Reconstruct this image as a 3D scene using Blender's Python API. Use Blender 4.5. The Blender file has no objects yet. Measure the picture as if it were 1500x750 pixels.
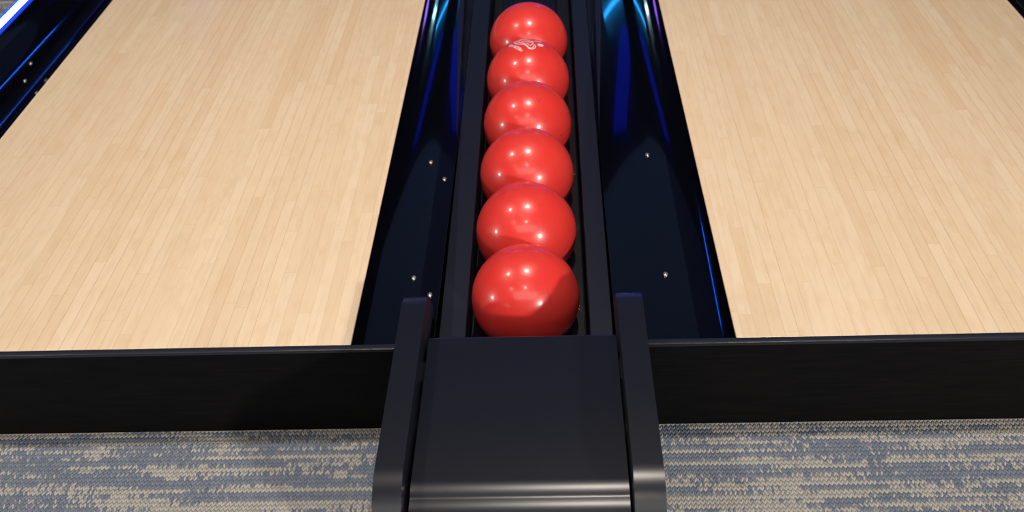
import bpy, bmesh, math, random
from mathutils import Vector, Matrix
random.seed(4)
scene = bpy.context.scene
COL = scene.collection

# ------------------------------------------------------------------ camera
CAM = dict(f=1563.8136, pos=(0.0246, -1.4513, 1.2490),
           right=(0.99894447, 0.01968667, -0.04150146),
           up=(0.02190756, 0.58992994, 0.80715719),
           fwd=(-0.04037319, 0.80721441, -0.58887597))
cd = bpy.data.cameras.new('camera')
cam = bpy.data.objects.new('camera', cd); COL.objects.link(cam)
cd.sensor_fit = 'HORIZONTAL'; cd.sensor_width = 36.0
cd.lens = CAM['f'] / 1500 * 36.0
cd.clip_start = 0.05; cd.clip_end = 100
r_, u_, f_ = (Vector(CAM[k]) for k in ('right', 'up', 'fwd'))
cam.matrix_world = Matrix(((r_.x, u_.x, -f_.x, CAM['pos'][0]), (r_.y, u_.y, -f_.y, CAM['pos'][1]),
                           (r_.z, u_.z, -f_.z, CAM['pos'][2]), (0, 0, 0, 1)))
cd.dof.use_dof = True; cd.dof.focus_distance = 1.95; cd.dof.aperture_fstop = 5.6
scene.camera = cam

# ------------------------------------------------------------------ world, exposure
w = bpy.data.worlds.new('world'); scene.world = w; w.use_nodes = True
w.node_tree.nodes['Background'].inputs[0].default_value = (0.02, 0.022, 0.03, 1)
w.node_tree.nodes['Background'].inputs[1].default_value = 0.2
vs = scene.view_settings
vs.view_transform = 'Standard'; vs.look = 'None'; vs.gamma = 1.0; vs.use_curve_mapping = False
vs.exposure = 0.0

# light levels
P_CEIL = 50.0        # warm downlights over the approach
P_KEY = 290.0        # low flood lamp behind, right
P_SOFT = 85.0       # added soft fill light behind the camera
P_SIDE = 55.0        # low lamp on the left wall
CEIL_Z = 3.62

# ------------------------------------------------------------------ helpers
def tag(o, label=None, cat=None, group=None, kind=None):
    if label: o['label'] = label
    if cat: o['category'] = cat
    if group: o['group'] = group
    if kind: o['kind'] = kind
    return o

def empty(name, loc, label, cat, group=None):
    o = bpy.data.objects.new(name, None); COL.objects.link(o); o.location = loc
    o.empty_display_size = 0.05
    return tag(o, label, cat, group)

def link(name, bm, mat, parent=None, smooth=None, world=False):
    me = bpy.data.meshes.new(name)
    bmesh.ops.recalc_face_normals(bm, faces=bm.faces)
    bm.to_mesh(me); bm.free()
    if mat: me.materials.append(mat)
    if smooth is not None:
        me.polygons.foreach_set('use_smooth', [True] * len(me.polygons))
        if smooth < 180:
            me.set_sharp_from_angle(angle=math.radians(smooth))
    o = bpy.data.objects.new(name, me); COL.objects.link(o)
    if parent:
        o.parent = parent
        if world:
            o.location = -Vector(parent.location)
    return o

def box(bm, x0, x1, y0, y1, z0, z1, bevel=0):
    vs_ = [bm.verts.new((x, y, z)) for x in (x0, x1) for y in (y0, y1) for z in (z0, z1)]
    q = [(0, 1, 3, 2), (4, 6, 7, 5), (0, 4, 5, 1), (2, 3, 7, 6), (0, 2, 6, 4), (1, 5, 7, 3)]
    fs = [bm.faces.new([vs_[i] for i in f]) for f in q]
    if bevel:
        es = list({e for f in fs for e in f.edges})
        bmesh.ops.bevel(bm, geom=es, offset=bevel, segments=2, affect='EDGES', profile=0.5)

def extrude_profile(bm, pts, axis, a0, a1, cap=True, bevel=0.0):
    """closed polygon pts (u,v) swept along axis: 'x' -> (a,u,v), 'y' -> (u,a,v)"""
    mk = (lambda a, p: (a, p[0], p[1])) if axis == 'x' else (lambda a, p: (p[0], a, p[1]))
    A = [bm.verts.new(mk(a0, p)) for p in pts]; B = [bm.verts.new(mk(a1, p)) for p in pts]
    n = len(pts)
    for i in range(n):
        bm.faces.new((A[i], A[(i + 1) % n], B[(i + 1) % n], B[i]))
    if cap:
        fa = bm.faces.new(A); fb = bm.faces.new(B[::-1])
        if bevel:
            es = list({e for f in (fa, fb) for e in f.edges})
            bmesh.ops.bevel(bm, geom=es, offset=bevel, segments=2, affect='EDGES', profile=0.5)

def sheet_profile(bm, pts, y0, y1, th=0.004, ny=1):
    """open profile (x,z) swept along y, given thickness downward"""
    low = [(x, z - th) for x, z in pts][::-1]
    extrude_profile(bm, pts + low, 'y', y0, y1)

# ------------------------------------------------------------------ materials
class N:
    def __init__(s, name):
        s.m = bpy.data.materials.new(name); s.m.use_nodes = True
        s.t = s.m.node_tree; s.b = s.t.nodes['Principled BSDF']
    def n(s, typ, **kw):
        nd = s.t.nodes.new(typ)
        for k, v in kw.items(): setattr(nd, k, v)
        return nd
    def L(s, a, b): s.t.links.new(a, b)
    def math(s, op, a, b=None, c=None, clamp=False):
        nd = s.n('ShaderNodeMath', operation=op); nd.use_clamp = clamp
        for i, v in enumerate((a, b, c)):
            if v is None: continue
            if isinstance(v, (int, float)): nd.inputs[i].default_value = v
            else: s.L(v, nd.inputs[i])
        return nd.outputs[0]
    def mix(s, fac, a, b, blend='MIX'):
        nd = s.n('ShaderNodeMix', data_type='RGBA', blend_type=blend)
        for sock, v in ((nd.inputs[0], fac), (nd.inputs[6], a), (nd.inputs[7], b)):
            if isinstance(v, (int, float)): sock.default_value = v
            elif isinstance(v, tuple): sock.default_value = (*v, 1)
            else: s.L(v, sock)
        return nd.outputs[2]
    def xyz(s, coord='Object'):
        tc = s.n('ShaderNodeTexCoord'); sp = s.n('ShaderNodeSeparateXYZ')
        s.L(tc.outputs[coord], sp.inputs[0]); return tc.outputs[coord], sp.outputs
    def comb(s, x, y, z=0.0):
        nd = s.n('ShaderNodeCombineXYZ')
        for i, v in enumerate((x, y, z)):
            if isinstance(v, (int, float)): nd.inputs[i].default_value = v
            else: s.L(v, nd.inputs[i])
        return nd.outputs[0]
    def noise(s, vec, scale, detail=2, rough=0.5, dim='3D'):
        nd = s.n('ShaderNodeTexNoise', noise_dimensions=dim)
        s.L(vec, nd.inputs['Vector']); nd.inputs['Scale'].default_value = scale
        nd.inputs['Detail'].default_value = detail; nd.inputs['Roughness'].default_value = rough
        return nd.outputs['Fac']
    def white(s, vec):
        nd = s.n('ShaderNodeTexWhiteNoise', noise_dimensions='3D'); s.L(vec, nd.inputs['Vector'])
        return nd.outputs['Value']
    def bump(s, h, dist, strength=1.0):
        nd = s.n('ShaderNodeBump'); s.L(h, nd.inputs['Height'])
        nd.inputs['Distance'].default_value = dist; nd.inputs['Strength'].default_value = strength
        s.L(nd.outputs[0], s.b.inputs['Normal'])
    def set(s, **kw):
        nm = dict(col='Base Color', rough='Roughness', metal='Metallic', coat='Coat Weight', coatr='Coat Roughness',
                  spec='Specular IOR Level', ior='IOR', sss='Subsurface Weight', emc='Emission Color', ems='Emission Strength', aniso='Anisotropic')
        for k, v in kw.items():
            i = s.b.inputs[nm[k]]
            if isinstance(v, tuple): i.default_value = (*v, 1)
            elif isinstance(v, (int, float)): i.default_value = v
            else: s.L(v, i)
        return s.m

def mat_lane():
    m = N('maple_lane_boards'); co, (x, y, z) = m.xyz()
    bw = 0.9722 / 39
    u = m.math('DIVIDE', m.math('ADD', x, 10 * bw * 39), bw)
    bi = m.math('FLOOR', u); fx = m.math('FRACT', u)
    h1 = m.white(m.comb(bi, 3.1))
    yy = m.math('ADD', m.math('DIVIDE', y, 0.55), m.math('MULTIPLY', h1, 7.3))
    bj = m.math('FLOOR', yy); fy = m.math('FRACT', yy)
    h2 = m.white(m.comb(bi, bj, 7.7))
    h3 = m.white(m.comb(bi, bj, 2.2))
    g = m.noise(m.comb(m.math('MULTIPLY', x, 55), m.math('ADD', m.math('MULTIPLY', y, 5), m.math('MULTIPLY', h2, 40))), 1.6, 4, .6)
    blot = m.noise(m.comb(m.math('MULTIPLY', x, 22), m.math('ADD', m.math('MULTIPLY', y, 9), m.math('MULTIPLY', h2, 17))), 1.5, 3, .55)
    c = m.mix(h2, (0.80, 0.622, 0.438), (0.740, 0.545, 0.362))
    c = m.mix(m.math('MULTIPLY', h3, 0.35), c, (0.83, 0.69, 0.52))
    gf = m.math('MULTIPLY', m.math('SUBTRACT', g, 0.48, clamp=True), 1.6)
    c = m.mix(gf, c, (0.62, 0.43, 0.26))
    bf = m.math('MULTIPLY', m.math('SUBTRACT', blot, 0.52, clamp=True), 2.2)
    c = m.mix(bf, c, (0.70, 0.485, 0.30))
    # seams between boards, and at the board ends
    d = m.math('MINIMUM', fx, m.math('SUBTRACT', 1.0, fx))
    sv = m.white(m.comb(bi, 9.4))
    seam = m.math('MULTIPLY', m.math('LESS_THAN', d, 0.03), m.math('MULTIPLY_ADD', sv, 0.40, 0.08))
    c = m.mix(seam, c, (0.40, 0.24, 0.13))
    e = m.math('MINIMUM', fy, m.math('SUBTRACT', 1.0, fy))
    c = m.mix(m.math('MULTIPLY', m.math('LESS_THAN', e, 0.0025), 0.12), c, (0.42, 0.26, 0.14))
    return m.set(col=c, rough=0.34, coat=0.35, coatr=0.18, spec=0.45)

def mat_carpet(name='loop_pile_carpet'):
    m = N(name); co, (x, y, z) = m.xyz()
    px, py = 0.0082, 0.0100
    ux = m.math('DIVIDE', x, px)
    tri = m.math('PINGPONG', ux, 0.5)                       # 0..0.5
    uy = m.math('SUBTRACT', m.math('DIVIDE', y, py), m.math('MULTIPLY', tri, 1.0))
    row = m.math('FLOOR', uy); fy = m.math('FRACT', uy)
    colx = m.math('FLOOR', m.math('MULTIPLY', ux, 2.0))
    # long runs of one yarn along each row
    r1 = m.white(m.comb(row, 5.5))
    run = m.noise(m.comb(m.math('MULTIPLY', x, 3.0), m.math('MULTIPLY', row, 3.71), r1), 1.7, 2, .5)
    broad = m.noise(m.comb(m.math('MULTIPLY', x, 1.5), m.math('MULTIPLY', y, 26.0)), 1.6, 3, .6)
    loop = m.white(m.comb(colx, row, 1.3))
    v = m.math('ADD', m.math('MULTIPLY', run, 1.55), m.math('MULTIPLY', broad, 0.75))
    v = m.math('ADD', v, m.math('MULTIPLY', loop, 0.26))
    v = m.math('ADD', v, m.math('MULTIPLY', m.white(m.comb(row, 8.2)), 0.34))
    v = m.math('SUBTRACT', v, 1.44)
    sel = m.math('MULTIPLY', v, 14.0, clamp=True)
    fz = m.noise(co, 900, 2, .7)
    fz2 = m.noise(co, 260, 2, .6)
    blue = m.mix(loop, (0.135, 0.175, 0.25), (0.22, 0.255, 0.325))
    blue = m.mix(m.math('MULTIPLY', fz2, 0.45), blue, (0.25, 0.26, 0.29))
    beige = m.mix(loop, (0.385, 0.368, 0.345), (0.49, 0.468, 0.438))
    c = m.mix(sel, blue, beige)
    prof = m.math('MULTIPLY', m.math('SUBTRACT', 1.0, fy), fy)        # 0..0.25
    px2 = m.math('FRACT', m.math('MULTIPLY', ux, 2.0))
    prx = m.math('MULTIPLY', m.math('SUBTRACT', 1.0, px2), px2)
    hh = m.math('MULTIPLY_ADD', fz, 0.25, m.math('ADD', m.math('MULTIPLY', prof, 3.2), m.math('MULTIPLY', prx, 1.2)))
    gap = m.math('SUBTRACT', 1.0, m.math('MULTIPLY', prof, 7.0), clamp=True)
    c = m.mix(m.math('MULTIPLY', gap, 0.55), c, (0.06, 0.065, 0.075))
    m.bump(hh, 0.0028, 0.9)
    return m.set(col=c, rough=0.95, spec=0.1)

def mat_ball(seed):
    m = N('red_ball_urethane'); co, _ = m.xyz()
    mp = m.n('ShaderNodeMapping'); m.L(co, mp.inputs[0]); mp.inputs['Location'].default_value = (seed * 1.7, seed, -seed * .6)
    a = m.noise(mp.outputs[0], 9, 4, .6); b = m.noise(mp.outputs[0], 70, 3, .6)
    c = m.mix(a, (0.75, 0.030, 0.024), (0.82, 0.056, 0.046))
    c = m.mix(m.math('MULTIPLY', m.math('SUBTRACT', b, 0.62, clamp=True), 1.6), c, (0.50, 0.012, 0.012))
    # small scuffs that dull the gloss
    sc = m.noise(mp.outputs[0], 40, 5, .7)
    r = m.math('MULTIPLY_ADD', m.math('SUBTRACT', sc, 0.45, clamp=True), 0.5, 0.30)
    return m.set(col=c, rough=r, coat=0.5, coatr=0.13, spec=0.5, sss=0.0)

def mat_simple(name, col, rough=0.5, metal=0.0, coat=0.0, coatr=0.05, spec=0.5, var=0.0, vscale=40, stretch=None):
    m = N(name); co, (x, y, z) = m.xyz()
    if stretch: co = m.comb(m.math('MULTIPLY', x, stretch[0]), m.math('MULTIPLY', y, stretch[1]), m.math('MULTIPLY', z, stretch[2]))
    n = m.noise(co, vscale, 3, .6)
    hi = tuple(min(1, c * (1 + var)) for c in col); lo = tuple(c * (1 - var) for c in col)
    c = m.mix(n, lo, hi)
    return m.set(col=c, rough=rough, metal=metal, coat=coat, coatr=coatr, spec=spec)

def mat_dusty(name, col):
    m = N(name); co, _ = m.xyz()
    v = m.n('ShaderNodeTexVoronoi'); m.L(co, v.inputs['Vector']); v.inputs['Scale'].default_value = 150
    pt = m.math('LESS_THAN', v.outputs['Distance'], 0.13)
    pick = m.noise(co, 28, 2, .6)
    f = m.math('MULTIPLY', pt, m.math('GREATER_THAN', pick, 0.57))
    c = m.mix(f, col, (0.45, 0.44, 0.42))
    return m.set(col=c, rough=0.45, spec=0.4)

def mat_emit(name, col, strength):
    m = N(name)
    return m.set(col=(0.02, 0.02, 0.02), emc=col, ems=strength)

M_LANE = mat_lane()
M_CARPET = mat_carpet()
M_GUTTER = mat_simple('glossy_midnight_gutter_plastic', (0.0010, 0.0013, 0.0030), 0.09, coat=1.0, coatr=0.03, spec=0.6, var=.15)
M_RAIL = mat_simple('dark_slate_laminate', (0.0075, 0.0105, 0.0245), 0.45, spec=0.4, var=.12, vscale=300)
M_HOOD = mat_simple('charcoal_powder_coat', (0.0075, 0.009, 0.0165), 0.30, spec=0.5, var=.12, vscale=120)
M_BLACK = mat_simple('matt_black_metal', (0.004, 0.004, 0.005), 0.5, spec=0.3, var=.2)
M_LEDGE = mat_dusty('dusty_track_ledge', (0.010, 0.011, 0.014))
def mat_grain(name, a, b, stretch):
    m = N(name); co, (x, y, z) = m.xyz()
    n = m.noise(m.comb(*[m.math('MULTIPLY', q, k) for q, k in zip((x, y, z), stretch)]), 1.0, 4, .65)
    f = m.math('MULTIPLY_ADD', n, 4.0, -1.6, clamp=True)
    return m.set(col=m.mix(f, a, b), rough=0.55, spec=0.15)
M_FASCIA = mat_grain('black_wood_grain_riser', (0.0008, 0.0008, 0.0011), (0.0042, 0.0040, 0.0042), (7, 1, 240))
M_NOSE = mat_simple('navy_black_nosing', (0.016, 0.018, 0.028), 0.32, spec=0.5, var=.1)
M_NICKEL = mat_simple('nickel_screw', (0.75, 0.74, 0.70), 0.30, metal=0.9, spec=0.5, var=.05)
M_WALL = mat_simple('dark_painted_wall', (0.05, 0.052, 0.06), 0.8, var=.1, vscale=3)
M_CEIL = mat_simple('black_painted_ceiling', (0.03, 0.032, 0.04), 0.9, var=.1, vscale=3)
M_WHITE = mat_simple('white_logo_ink', (0.88, 0.84, 0.86), 0.4, var=.03)
M_TRIM = mat_simple('white_lamp_trim', (0.6, 0.6, 0.6), 0.5, var=.05)

# ------------------------------------------------------------------ the setting
XL0, XL1, XR0, XR1 = -1.3193, -0.3471, 0.3428, 1.3150     # lane edges
FLOOR = -0.1985; YF = -0.012
RX0, RX1, RY0, RY1 = -6.3, 6.5, -5.9, 19.6

def struct(name, bm, mat, **kw):
    o = link(name, bm, mat, **kw); o['kind'] = 'structure'; return o

bm = bmesh.new(); box(bm, RX0, RX1, RY0, YF - 0.001, FLOOR - 0.05, FLOOR)
struct('floor', bm, M_CARPET)
bm = bmesh.new(); box(bm, RX0, RX1, YF, RY1, FLOOR - 0.05, FLOOR - 0.001)
struct('floor', bm, M_BLACK)
bm = bmesh.new(); box(bm, RX0, RX1, RY0, RY1, CEIL_Z, CEIL_Z + .1); struct('ceiling', bm, M_CEIL)
for nm, a in (('wall_left', (RX0 - .1, RX0, RY0, RY1)), ('wall_right', (RX1, RX1 + .1, RY0, RY1)),
              ('wall_back', (RX0, RX1, RY0 - .1, RY0)), ('wall_far', (RX0, RX1, RY1, RY1 + .1))):
    bm = bmesh.new(); box(bm, a[0], a[1], a[2], a[3], FLOOR - .05, CEIL_Z); struct(nm, bm, M_WALL)
# step riser in front of the lanes, on either side of the ball return
for i, (a, b) in enumerate(((RX0, -0.2545), (0.1805, RX1))):
    bm = bmesh.new(); box(bm, a, b, YF, YF + .018, FLOOR, -0.006)
    struct('trim_%d' % (i + 1), bm, M_FASCIA)
    bm = bmesh.new(); box(bm, a, b, YF - .002, -0.0005, -0.006, 0.0008, 0.0008)
    struct('trim_%d' % (i + 3), bm, M_NOSE, smooth=30)
# carpeted walkway left of the left lane
bm = bmesh.new(); box(bm, RX0, -1.635, 0.002, RY1, FLOOR, 0.0); struct('floor', bm, M_CARPET)
bm = bmesh.new(); box(bm, 1.56, RX1, 0.002, RY1, FLOOR, 0.0); struct('floor', bm, M_CARPET)

# ------------------------------------------------------------------ lanes
LANE_LEN = 18.2
for xc, lab in (((XL0 + XL1) / 2, 'pale maple bowling lane left of the row of red balls'),
                ((XR0 + XR1) / 2, 'pale maple bowling lane right of the row of red balls')):
    bm = bmesh.new(); hw = (XL1 - XL0) / 2
    box(bm, -hw, hw, 0, LANE_LEN, -0.045, 0, 0.0012)
    o = link('bowling_lane', bm, M_LANE, smooth=30); o.location = (xc, 0, 0)
    tag(o, lab, 'bowling lane')

# ------------------------------------------------------------------ gutters
def gutter(edge, s, width, label, screws, wall=False, h=0.035):
    """shallow half-pipe; edge: lane edge x, s: direction away from the lane"""
    t = empty('lane_gutter', (edge + s * width / 2, 0, -0.12), label, 'gutter')
    hw = width / 2 if wall else 0.1046
    R = (hw * hw + h * h) / (2 * h); z0 = -0.003; n = 48
    R2 = R if wall else (hw * hw + .012 ** 2) / (2 * .012)
    def depth(o):
        r = R if o < hw else R2
        return z0 - h + r - math.sqrt(r * r - (o - hw) ** 2)
    pts = [(edge + s * 0.0004, z0)] + [(edge + s * width * k / n, depth(width * k / n)) for k in range(1, n + 1)]
    if s < 0: pts = pts[::-1]
    bm = bmesh.new(); sheet_profile(bm, pts, 0.0015, LANE_LEN, 0.003)
    link('trough', bm, M_GUTTER, t, smooth=30, world=True)
    for (x, y) in screws:
        zs = depth(abs(x - edge)); q = (1.249 - zs) / 1.339
        x = .0246 + (x - .0246) * q; y = -1.4513 + (y + 1.4513) * q; zs = depth(abs(x - edge))
        bm = bmesh.new()
        bmesh.ops.create_uvsphere(bm, u_segments=20, v_segments=10, radius=1.0)
        bmesh.ops.scale(bm, vec=(0.0048, 0.0072, 0.0034), verts=bm.verts)
        bmesh.ops.translate(bm, vec=(x, y, zs + .001), verts=bm.verts)
        sc = link('screw', bm, M_NICKEL, t, smooth=180, world=True)
        sc['label'] = 'bright nickel screw head'
    return t
GUT_L = gutter(XL1, 1, (-0.2035 - XL1), 'glossy black gutter between the left lane and the ball track',
       [(-.271, .315), (-.232, .254), (-.273, .781), (-.234, .698)])
GUT_R = gutter(XR0, -1, XR0 - 0.1335, 'glossy black gutter between the ball track and the right lane',
       [(.251, .308), (.253, .787)])
gutter(XL0, -1, 0.257, 'glossy black gutter beside the glowing light strip, left of the left lane',
       [(-1.531, 1.44), (-1.486, 1.294)], wall=True, h=0.045)
gutter(XR1, 1, 0.24, 'glossy black gutter at the right edge of the right lane', [], wall=True)

# ------------------------------------------------------------------ LED strip at the far-left gutter
t = empty('light_strip', (-1.612, 0.01, -0.02), 'glowing white and blue light strip along the far-left gutter', 'light strip')
bm = bmesh.new(); box(bm, -1.634, -1.577, 0.0, LANE_LEN, -0.03, -0.004, 0.001)
link('channel', bm, M_BLACK, t, smooth=30, world=True)
for nm, a, b, c, s in (('blue_halo', -1.630, -1.621, (0.01, 0.09, 1.0), 2.2), ('white_lens', -1.621, -1.596, (0.75, 0.88, 1.0), 9.0),
                       ('blue_halo', -1.596, -1.582, (0.005, 0.06, 1.0), 0.9)):  # blue strips paint the halo around the white light
    bm = bmesh.new(); box(bm, a, b, 0.001, LANE_LEN - .001, -0.004, 0.0)
    o = link(nm, bm, mat_emit(nm + '_glow', c, s), t, world=True)

# ------------------------------------------------------------------ ball return track (slopes up 2.9 degrees away from the hood)
SL = 0.0508; TX = -0.0312; BX = -0.0364
B0 = Vector((BX, 0.2247, -0.0778)); BR = 0.108
def tz(y): return -0.0778 + math.tan(SL) * (y - 0.2247)
track = empty('ball_return_track', (TX, 0.02, -0.198), 'dark sloping ball return track carrying the six red balls', 'ball return')
TY0, TY1 = -0.010, 2.9
def sloped(pts, y0=TY0, y1=TY1, bevel=0.0):
    b = bmesh.new(); extrude_profile(b, pts, 'y', y0, y1, bevel=bevel)
    for v in b.verts: v.co.z = -0.165 if v.co.z < -0.29 else v.co.z + tz(v.co.y)
    return b
def chamfer_rect(x0, x1, z0, z1, c=0.0012):
    return [(x0, z0), (x1, z0), (x1, z1 - c), (x1 - c, z1), (x0 + c, z1), (x0, z1 - c)]
for a, b in ((-0.2028, -0.1515), (0.0891, 0.1327)):
    link('side_rail', sloped(chamfer_rect(a, b, -0.3, 0.0)), M_RAIL, track, world=True)
# ledges carrying the balls, with the slot between ledge and rail
for s in (-1, 1):
    x_in, x_out = BX + s * 0.0835, (TX + s * 0.1135)
    a, b = sorted((x_in, x_out))
    link('ledge', sloped(chamfer_rect(a, b, -0.100, -0.0692)), M_LEDGE, track, world=True)
# ribbed bed under the balls
ridge = [(-0.1515, -0.112)]
for k in range(9):
    c = -0.0312 + (k - 4) * 0.017
    ridge += [(c - .006, -0.117), (c - .004, -0.1115), (c + .004, -0.1115), (c + .006, -0.117)]
ridge += [(0.0891, -0.112)]
ridge = [ridge[0]] + ridge[1:-1] + [ridge[-1]]
poly = ridge + [(0.0891, -0.119), (-0.1515, -0.119)]
link('bed', sloped(poly[::-1]), M_RAIL, track, world=True)
# tapered outer gussets that widen away from the player
for s, xr in ((1, 0.1327), (-1, -0.2028)):
    bm = bmesh.new()
    xr += s * .0012
    P = [(xr, .80, tz(.80)), (xr + s * .003, .80, -.0245), (xr + s * .040, 1.5, -.019), (xr + s * .066, TY1, .010), (xr, TY1, tz(TY1) - .001), (xr, 1.5, tz(1.5) - .001)]
    top = [bm.verts.new(p) for p in P]
    bot = [bm.verts.new((a, b, -.0265 if abs(a - xr) > .001 else c - .02)) for a, b, c in P]
    bm.faces.new(top); bm.faces.new(bot[::-1])
    for i in range(6): bm.faces.new((top[i], top[(i + 1) % 6], bot[(i + 1) % 6], bot[i]))
    link('flared_cap', bm, M_RAIL, GUT_R if s > 0 else GUT_L, world=True)

# ------------------------------------------------------------------ balls
LOGO = {
 'a': [(-0.299,0.138),(-0.269,0.044),(-0.21,-0.019),(-0.142,-0.054),(-0.08,-0.072),(-0.027,-0.112),(0.015,-0.184),(0.052,-0.25),(0.099,-0.269),(0.153,-0.257),(0.196,-0.212),(0.211,-0.148),(0.19,-0.099),(0.166,-0.07)],
 'b': [(-0.3,0.148),(-0.277,0.186),(-0.243,0.181),(-0.208,0.159)],
 'c': [(-0.191,0.188),(-0.158,0.25),(-0.113,0.274),(-0.055,0.244),(-0.01,0.193),(0.037,0.129),(0.099,0.08),(0.159,0.078)],
 'd': [(-0.213,0.106),(-0.166,0.054),(-0.114,0.005),(-0.063,-0.039),(-0.04,-0.066),(-0.003,-0.125),(0.036,-0.194),(0.076,-0.231),(0.118,-0.236),(0.154,-0.197),(0.166,-0.128)],
 'e': [(-0.121,0.114),(-0.053,0.075),(0.01,0.047),(0.093,0.03),(0.16,0.015)],
 'f': [(0.009,-0.036),(0.045,-0.098),(0.088,-0.135),(0.13,-0.072),(0.154,-0.008)],
 'g': [(0.183,0.124),(0.219,0.154),(0.256,0.137),(0.304,0.157),(0.352,0.184)],
 'h': [(0.262,-0.035),(0.292,0.001),(0.34,0.011),(0.382,0.001),(0.376,-0.063),(0.34,-0.092),(0.292,-0.089),(0.263,-0.066),(0.262,-0.035)],
 'i': [(0.286,-0.049),(0.328,-0.044),(0.364,-0.04)],
}
SC0 = [(0.399, -0.597), (0.438, -0.686), (0.483, -0.765)]
SC3A = [(0.243, -0.393), (0.253, -0.470), (0.277, -0.507), (0.303, -0.436), (0.326, -0.376)]
SC3B = [(0.789, -0.606), (0.743, -0.667)]
SCUFF = {0: [(SC0, .0009)], 3: [(SC3A, .0010), (SC3B, .0022)]}
GL = {'M': [[(0,0),(0,1),(.5,.4),(1,1),(1,0)]], 'E': [[(1,0),(0,0),(0,1),(1,1)],[(0,.5),(.8,.5)]], 'O': [[(0,0),(0,1),(1,1),(1,0),(0,0)]],
      'X': [[(0,0),(1,1)],[(0,1),(1,0)]], 'I': [[(.5,0),(.5,1)]], 'S': [[(0,0),(1,0),(1,.5),(0,.5),(0,1),(1,1)]], 'C': [[(1,0),(0,0),(0,1),(1,1)]]}
def ribbon(bm, pl, wid, R):
    P = [Vector((a, b, math.sqrt(max(0.0, 1 - a * a - b * b)))) for a, b in pl]
    # resample
    Q = []
    for a, b in zip(P, P[1:]):
        n = max(1, int((b - a).length / 0.03))
        Q += [a.lerp(b, k / n).normalized() for k in range(n)]
    Q.append(P[-1].normalized())
    L = []
    for i, q in enumerate(Q):
        tg = (Q[min(i + 1, len(Q) - 1)] - Q[max(i - 1, 0)]).normalized()
        sd = q.cross(tg).normalized() * wid / 2
        L.append([bm.verts.new((q * R + d) ) for d in (sd * 1.0, -sd * 1.0, )] + [bm.verts.new(q * (R - .0012) + d) for d in (-sd, sd)])
    for a, b in zip(L, L[1:]):
        for k in range(4):
            bm.faces.new((a[k], a[(k + 1) % 4], b[(k + 1) % 4], b[k]))
    bm.faces.new(L[0]); bm.faces.new(L[-1][::-1])

names = ['red bowling ball nearest the black hood, first of the row', 'second red ball from the black hood, behind the nearest one',
         'third red ball from the hood, near the middle of the row', 'fourth red ball from the hood, with small dark scuff marks on top',
         'red ball with a white printed logo on top, fifth from the hood', 'last red ball at the top of the row, farthest from the hood']
bm = bmesh.new(); bmesh.ops.create_uvsphere(bm, u_segments=96, v_segments=48, radius=BR)
me_ball = bpy.data.meshes.new('bowling_ball'); bm.to_mesh(me_ball); bm.free()
me_ball.polygons.foreach_set('use_smooth', [True] * len(me_ball.polygons))
dy, dz = 2 * BR * math.cos(SL), 2 * BR * math.sin(SL)
M_SCUFF = mat_simple('dark_scuff', (0.30, 0.02, 0.02), 0.6, var=.2)
for k in range(6):
    me = me_ball.copy(); me.materials.append(mat_ball(k))
    o = bpy.data.objects.new('bowling_ball', me); COL.objects.link(o)
    o.location = B0 + Vector((0, dy * k * 1.0005, dz * k))
    tag(o, names[k], 'bowling ball', 'red balls queued in the ball return')
    if k == 4:
        bm = bmesh.new()
        for pl in LOGO.values(): ribbon(bm, pl, 0.0021, BR + .0004)
        ribbon(bm, [(0.285, -0.025), (0.36, -0.02)], 0.003, BR + .0004)
        a = Vector((-0.112, -0.315)); b = Vector((-0.415, 0.065)); mid = Vector((-0.255, -0.135))
        word = 'MEOXIS'
        for i, ch in enumerate(word):
            t0 = (i + .1) / len(word); t1 = (i + .82) / len(word)
            def bez(t): return a * (1 - t) ** 2 + mid * 2 * t * (1 - t) + b * t * t
            for st in GL[ch]:
                pl = []
                for (gx, gy) in st:
                    c = bez(t0 + (t1 - t0) * gx); d = (bez(t1) - bez(t0)).normalized(); n = Vector((-d.y, d.x))
                    q = c + n * (gy - .5) * 0.072
                    pl.append((q.x, q.y))
                ribbon(bm, pl, 0.0016, BR + .0004)
        lg = link('printed_logo', bm, M_WHITE, o); lg['label'] = 'white printed logo and lettering'
    if k in (0, 3):
        for pl, wd in SCUFF[k]:
            bm = bmesh.new(); ribbon(bm, pl, wd, BR + .00015)
            link('scuff_mark', bm, M_SCUFF, o)

# ------------------------------------------------------------------ hood
hood = empty('ball_return_hood', (-0.037, -0.2, FLOOR), 'charcoal ball return hood with two raised side panels, standing on the carpet', 'ball return hood')
def arc(cx, cz, r, a0, a1, n=10):
    return [(cx + r * math.cos(math.radians(a0 + (a1 - a0) * k / n)), cz + r * math.sin(math.radians(a0 + (a1 - a0) * k / n))) for k in range(n + 1)]
# side panel outline (y, z), counter-clockwise from the front bottom
ZT = 0.060
side = [(-0.445, FLOOR), (-0.445, -0.03)]
side += arc(-0.350, ZT - 0.095, 0.095, 180, 90, 16)
side += arc(0.030, ZT - 0.085, 0.085, 90, 32, 10)
side += [(0.120, -0.0005), (0.130, -0.021), (0.128, -0.024), (-0.0135, -0.024), (-0.0135, FLOOR)]
for a, b in ((-0.2525, -0.2091), (0.1325, 0.1785)):
    bm = bmesh.new(); extrude_profile(bm, side[::-1], 'x', a, b, bevel=0.0012)
    link('side_panel', bm, M_HOOD, hood, smooth=30, world=True)
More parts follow.
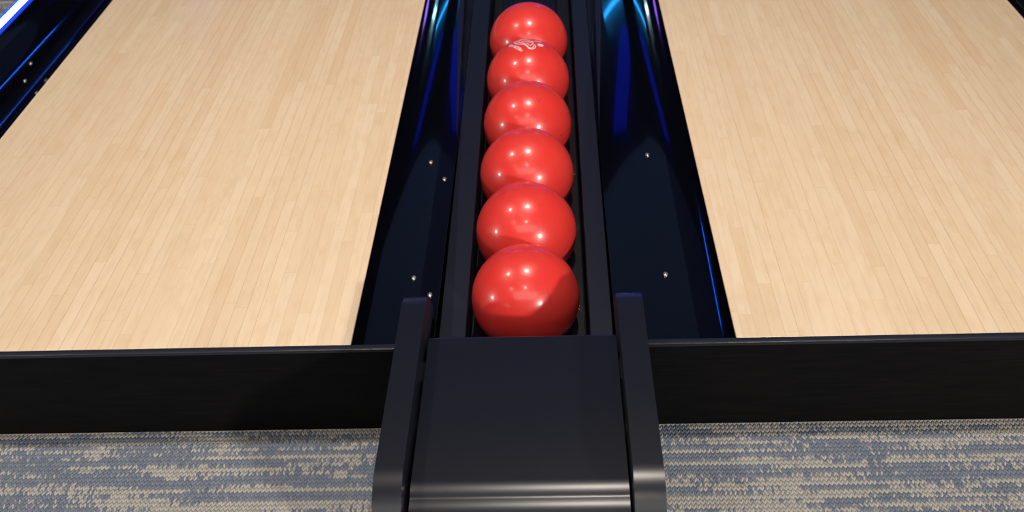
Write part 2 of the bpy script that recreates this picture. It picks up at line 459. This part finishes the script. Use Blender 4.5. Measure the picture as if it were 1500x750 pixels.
# cover plate: flat top, rolled back edge, stepped roll down at the front
ZP = 0.014
top = []
top += [(0.004, -0.045), (0.006, 0.0)]
top += arc(-0.006, ZP - 0.012, 0.012, 0, 90, 8)
def bend(pts, r, t0, t1, n=8):
    """continue a (y, z) line running towards the player, tilting from t0 to t1 degrees over radius r"""
    y, z = pts[-1]; L = math.radians(abs(t1 - t0)) * r
    for k in range(n):
        a = math.radians(t0 + (t1 - t0) * (k + .5) / n)
        y -= math.cos(a) * L / n; z -= math.sin(a) * L / n
        pts.append((y, z))
top.append((-0.337, ZP))
bend(top, 0.065, 0, 24); bend(top, 0.018, 24, 4, 5); bend(top, 0.060, 4, 84, 16)
top.append((top[-1][0] - .004, FLOOR))
inner = [(y + (0.004 if y < -.2 else -0.004), z - (0.004 if z > 0 else 0)) for y, z in top][::-1]
bm = bmesh.new(); extrude_profile(bm, (top + inner)[::-1], 'x', -0.2035, 0.1288)
link('cover_plate', bm, M_HOOD, hood, smooth=35, world=True)

# ------------------------------------------------------------------ lamps
def downlight(x, y, power, col=(1.0, 0.91, 0.80), size=0.11, label=None, z=CEIL_Z, grp='ceiling downlights'):
    t = empty('ceiling_downlight', (x, y, z), label or 'round recessed ceiling downlight above the lanes', 'ceiling light', grp)
    bm = bmesh.new()
    n = 32; r = [(size / 2 + .005, 0), (size / 2 + .025, 0), (size / 2 + .025, -.012), (size / 2 + .005, -.018)]
    rows = [[bm.verts.new((a * math.cos(2 * math.pi * k / n), a * math.sin(2 * math.pi * k / n), b)) for k in range(n)] for a, b in r]
    for i in range(4):
        for k in range(n):
            bm.faces.new((rows[i][k], rows[i][(k + 1) % n], rows[(i + 1) % 4][(k + 1) % n], rows[(i + 1) % 4][k]))
    link('trim_ring', bm, M_TRIM, t, smooth=30)
    ld = bpy.data.lights.new('lamp', 'AREA'); ld.shape = 'DISK'; ld.size = size; ld.energy = power; ld.color = col
    lo = bpy.data.objects.new('lamp', ld); COL.objects.link(lo); lo.parent = t; lo.location = (0, 0, -0.01)
for x, y, k in ((0.22, 0.60, 1.3), (-2.17, 0.61, .8), (0.09, -1.95, 0.35), (-2.2, -1.95, 0.15)):
    downlight(x, y, P_CEIL * k)

t = empty('added_light_panel', (0.0, -3.9, CEIL_Z), 'large soft white fill light added over the approach, behind the camera', 'ceiling light')  # added fill: evens the light on the carpet, softens shadows
bm = bmesh.new()
for a in ((-2.35, 2.35, -1.25, -1.20), (-2.35, 2.35, 1.20, 1.25), (-2.35, -2.30, -1.20, 1.20), (2.30, 2.35, -1.20, 1.20)):
    box(bm, a[0], a[1], a[2], a[3], -.05, 0)
link('frame', bm, M_TRIM, t)
ld = bpy.data.lights.new('lamp', 'AREA'); ld.shape = 'RECTANGLE'; ld.size = 4.6; ld.size_y = 2.4; ld.energy = P_SOFT; ld.color = (1.0, .95, .89)
lo = bpy.data.objects.new('lamp', ld); COL.objects.link(lo); lo.parent = t; lo.location = (0, 0, -.02)

def flood(name, pos, target, power, size, col, label):
    t = empty(name, pos, label, 'lamp')
    d = (Vector(target) - Vector(pos)).normalized()
    t.rotation_mode = 'QUATERNION'; t.rotation_quaternion = d.to_track_quat('-Z', 'Y')
    bm = bmesh.new(); n = 32; r = [(size / 2 + .01, -.01), (size / 2 + .02, -.01), (size / 2 + .02, .12), (size / 2 - .02, .15), (0.001, .15), (.001, .02), (size / 2 + .01, .02)]
    rows = [[bm.verts.new((a * math.cos(2 * math.pi * k / n), a * math.sin(2 * math.pi * k / n), b)) for k in range(n)] for a, b in r]
    for i in range(len(r)):
        for k in range(n):
            bm.faces.new((rows[i][k], rows[i][(k + 1) % n], rows[(i + 1) % len(r)][(k + 1) % n], rows[(i + 1) % len(r)][k]))
    link('housing', bm, M_BLACK, t, smooth=30)
    bm = bmesh.new(); box(bm, -.015, .015, -.015, .015, .14, .40); link('mounting_arm', bm, M_BLACK, t)
    ld = bpy.data.lights.new('lamp', 'AREA'); ld.shape = 'DISK'; ld.size = size; ld.energy = power; ld.color = col
    lo = bpy.data.objects.new('lamp', ld); COL.objects.link(lo); lo.parent = t
flood('flood_lamp', (3.85, -5.35, 2.35), (0, .5, -.1), P_KEY, 0.34, (1.0, 0.93, 0.86), 'round black flood lamp on the wall behind the approach')
flood('wall_lamp', (-5.8, -1.15, 1.22), (0, .5, -.1), P_SIDE, 0.22, (1.0, 0.92, 0.85), 'round black lamp on the left wall')

# blue and white light bars over the far part of the lanes
def bar(a, b, wid, col, s, label, name='light_bar', th=0.05):
    z = CEIL_Z - .06
    A = Vector((a[0], a[1], 0)); B = Vector((b[0], b[1], 0)); d = (B - A); L = d.length; c = (A + B) / 2
    t = empty(name, (c.x, c.y, z), label, 'ceiling light')
    t.rotation_euler = (0, 0, math.atan2(d.y, d.x) - math.pi / 2)
    bm = bmesh.new(); box(bm, -wid / 2 - .015, wid / 2 + .015, -L / 2 - .015, L / 2 + .015, 0, th, .003); link('housing', bm, M_BLACK, t)
    bm = bmesh.new(); box(bm, -wid / 2, wid / 2, -L / 2, L / 2, -.012, 0, .003); link('diffuser', bm, mat_emit(name + '_glow', col, s), t)
CY = (0.02, 0.36, 1.0); DB = (0.004, 0.02, 1.0)
bar((-1.55, 10.2), (-0.62, 10.3), .15, CY, 9, 'cyan light bar crossing above the left lane')
bar((0.62, 10.3), (1.55, 10.2), .15, CY, 9, 'cyan light bar crossing above the right lane')
bar((2.0, 11.1), (2.4, 11.7), .20, (.35, .8, 1), 16, 'ice white light bar over the far right lane')
bar((-2.0, 11.1), (-2.4, 11.7), .16, (.6, .9, 1), 14, 'ice white light bar over the far left lane')
bar((-3.8, 13.4), (-4.2, 15.0), .3, (.30, .12, 1), 4, 'violet light bar far over the left side')
bar((3.8, 13.4), (4.2, 15.0), .3, (.30, .16, 1), 5, 'violet light bar far over the right side')
bar((1.5, 7.5), (0.73, 9.4), .5, DB, .5, 'dim blue light panel over the right lane')
bar((-1.5, 7.5), (-0.73, 9.4), .5, DB, .5, 'dim blue light panel over the left lane')
bar((-3.36, 6.0), (-3.76, 8.0), .05, (0.01, 0.15, 1.0), 13, 'thin blue light bar left of the left lane')
bar((0.0, 3.9), (0.0, 6.9), 1.955, (0.30, 0.48, 1.0), 0.085, 'dim navy glow panel added above the ball track', 'added_light_panel')  # this and the next two: glow added so gutters mirror a blue-lit ceiling
bar((2.0, 3.9), (2.0, 6.9), 2.04, (0.30, 0.48, 1.0), 0.085, 'dim navy glow panel added above the right lane', 'added_light_panel')
bar((-2.0, 3.9), (-2.0, 6.9), 2.04, (0.25, 0.40, 1.0), 0.04, 'very dim navy glow panel added above the left lane', 'added_light_panel')
z = 1.2
t = empty('light_bar', (0, RY1 - .06, z), 'violet light bar across the far wall', 'light bar')
bm = bmesh.new(); box(bm, RX0 + .2, RX1 - .2, RY1 - .06, RY1 - .001, z - .75, z + .75); link('housing', bm, M_BLACK, t, world=True)
bm = bmesh.new(); box(bm, RX0 + .3, RX1 - .3, RY1 - .075, RY1 - .06, z - .7, z + .7); link('diffuser', bm, mat_emit('violet_glow', (0.14, 0.12, 1.0), 1.5), t, world=True)
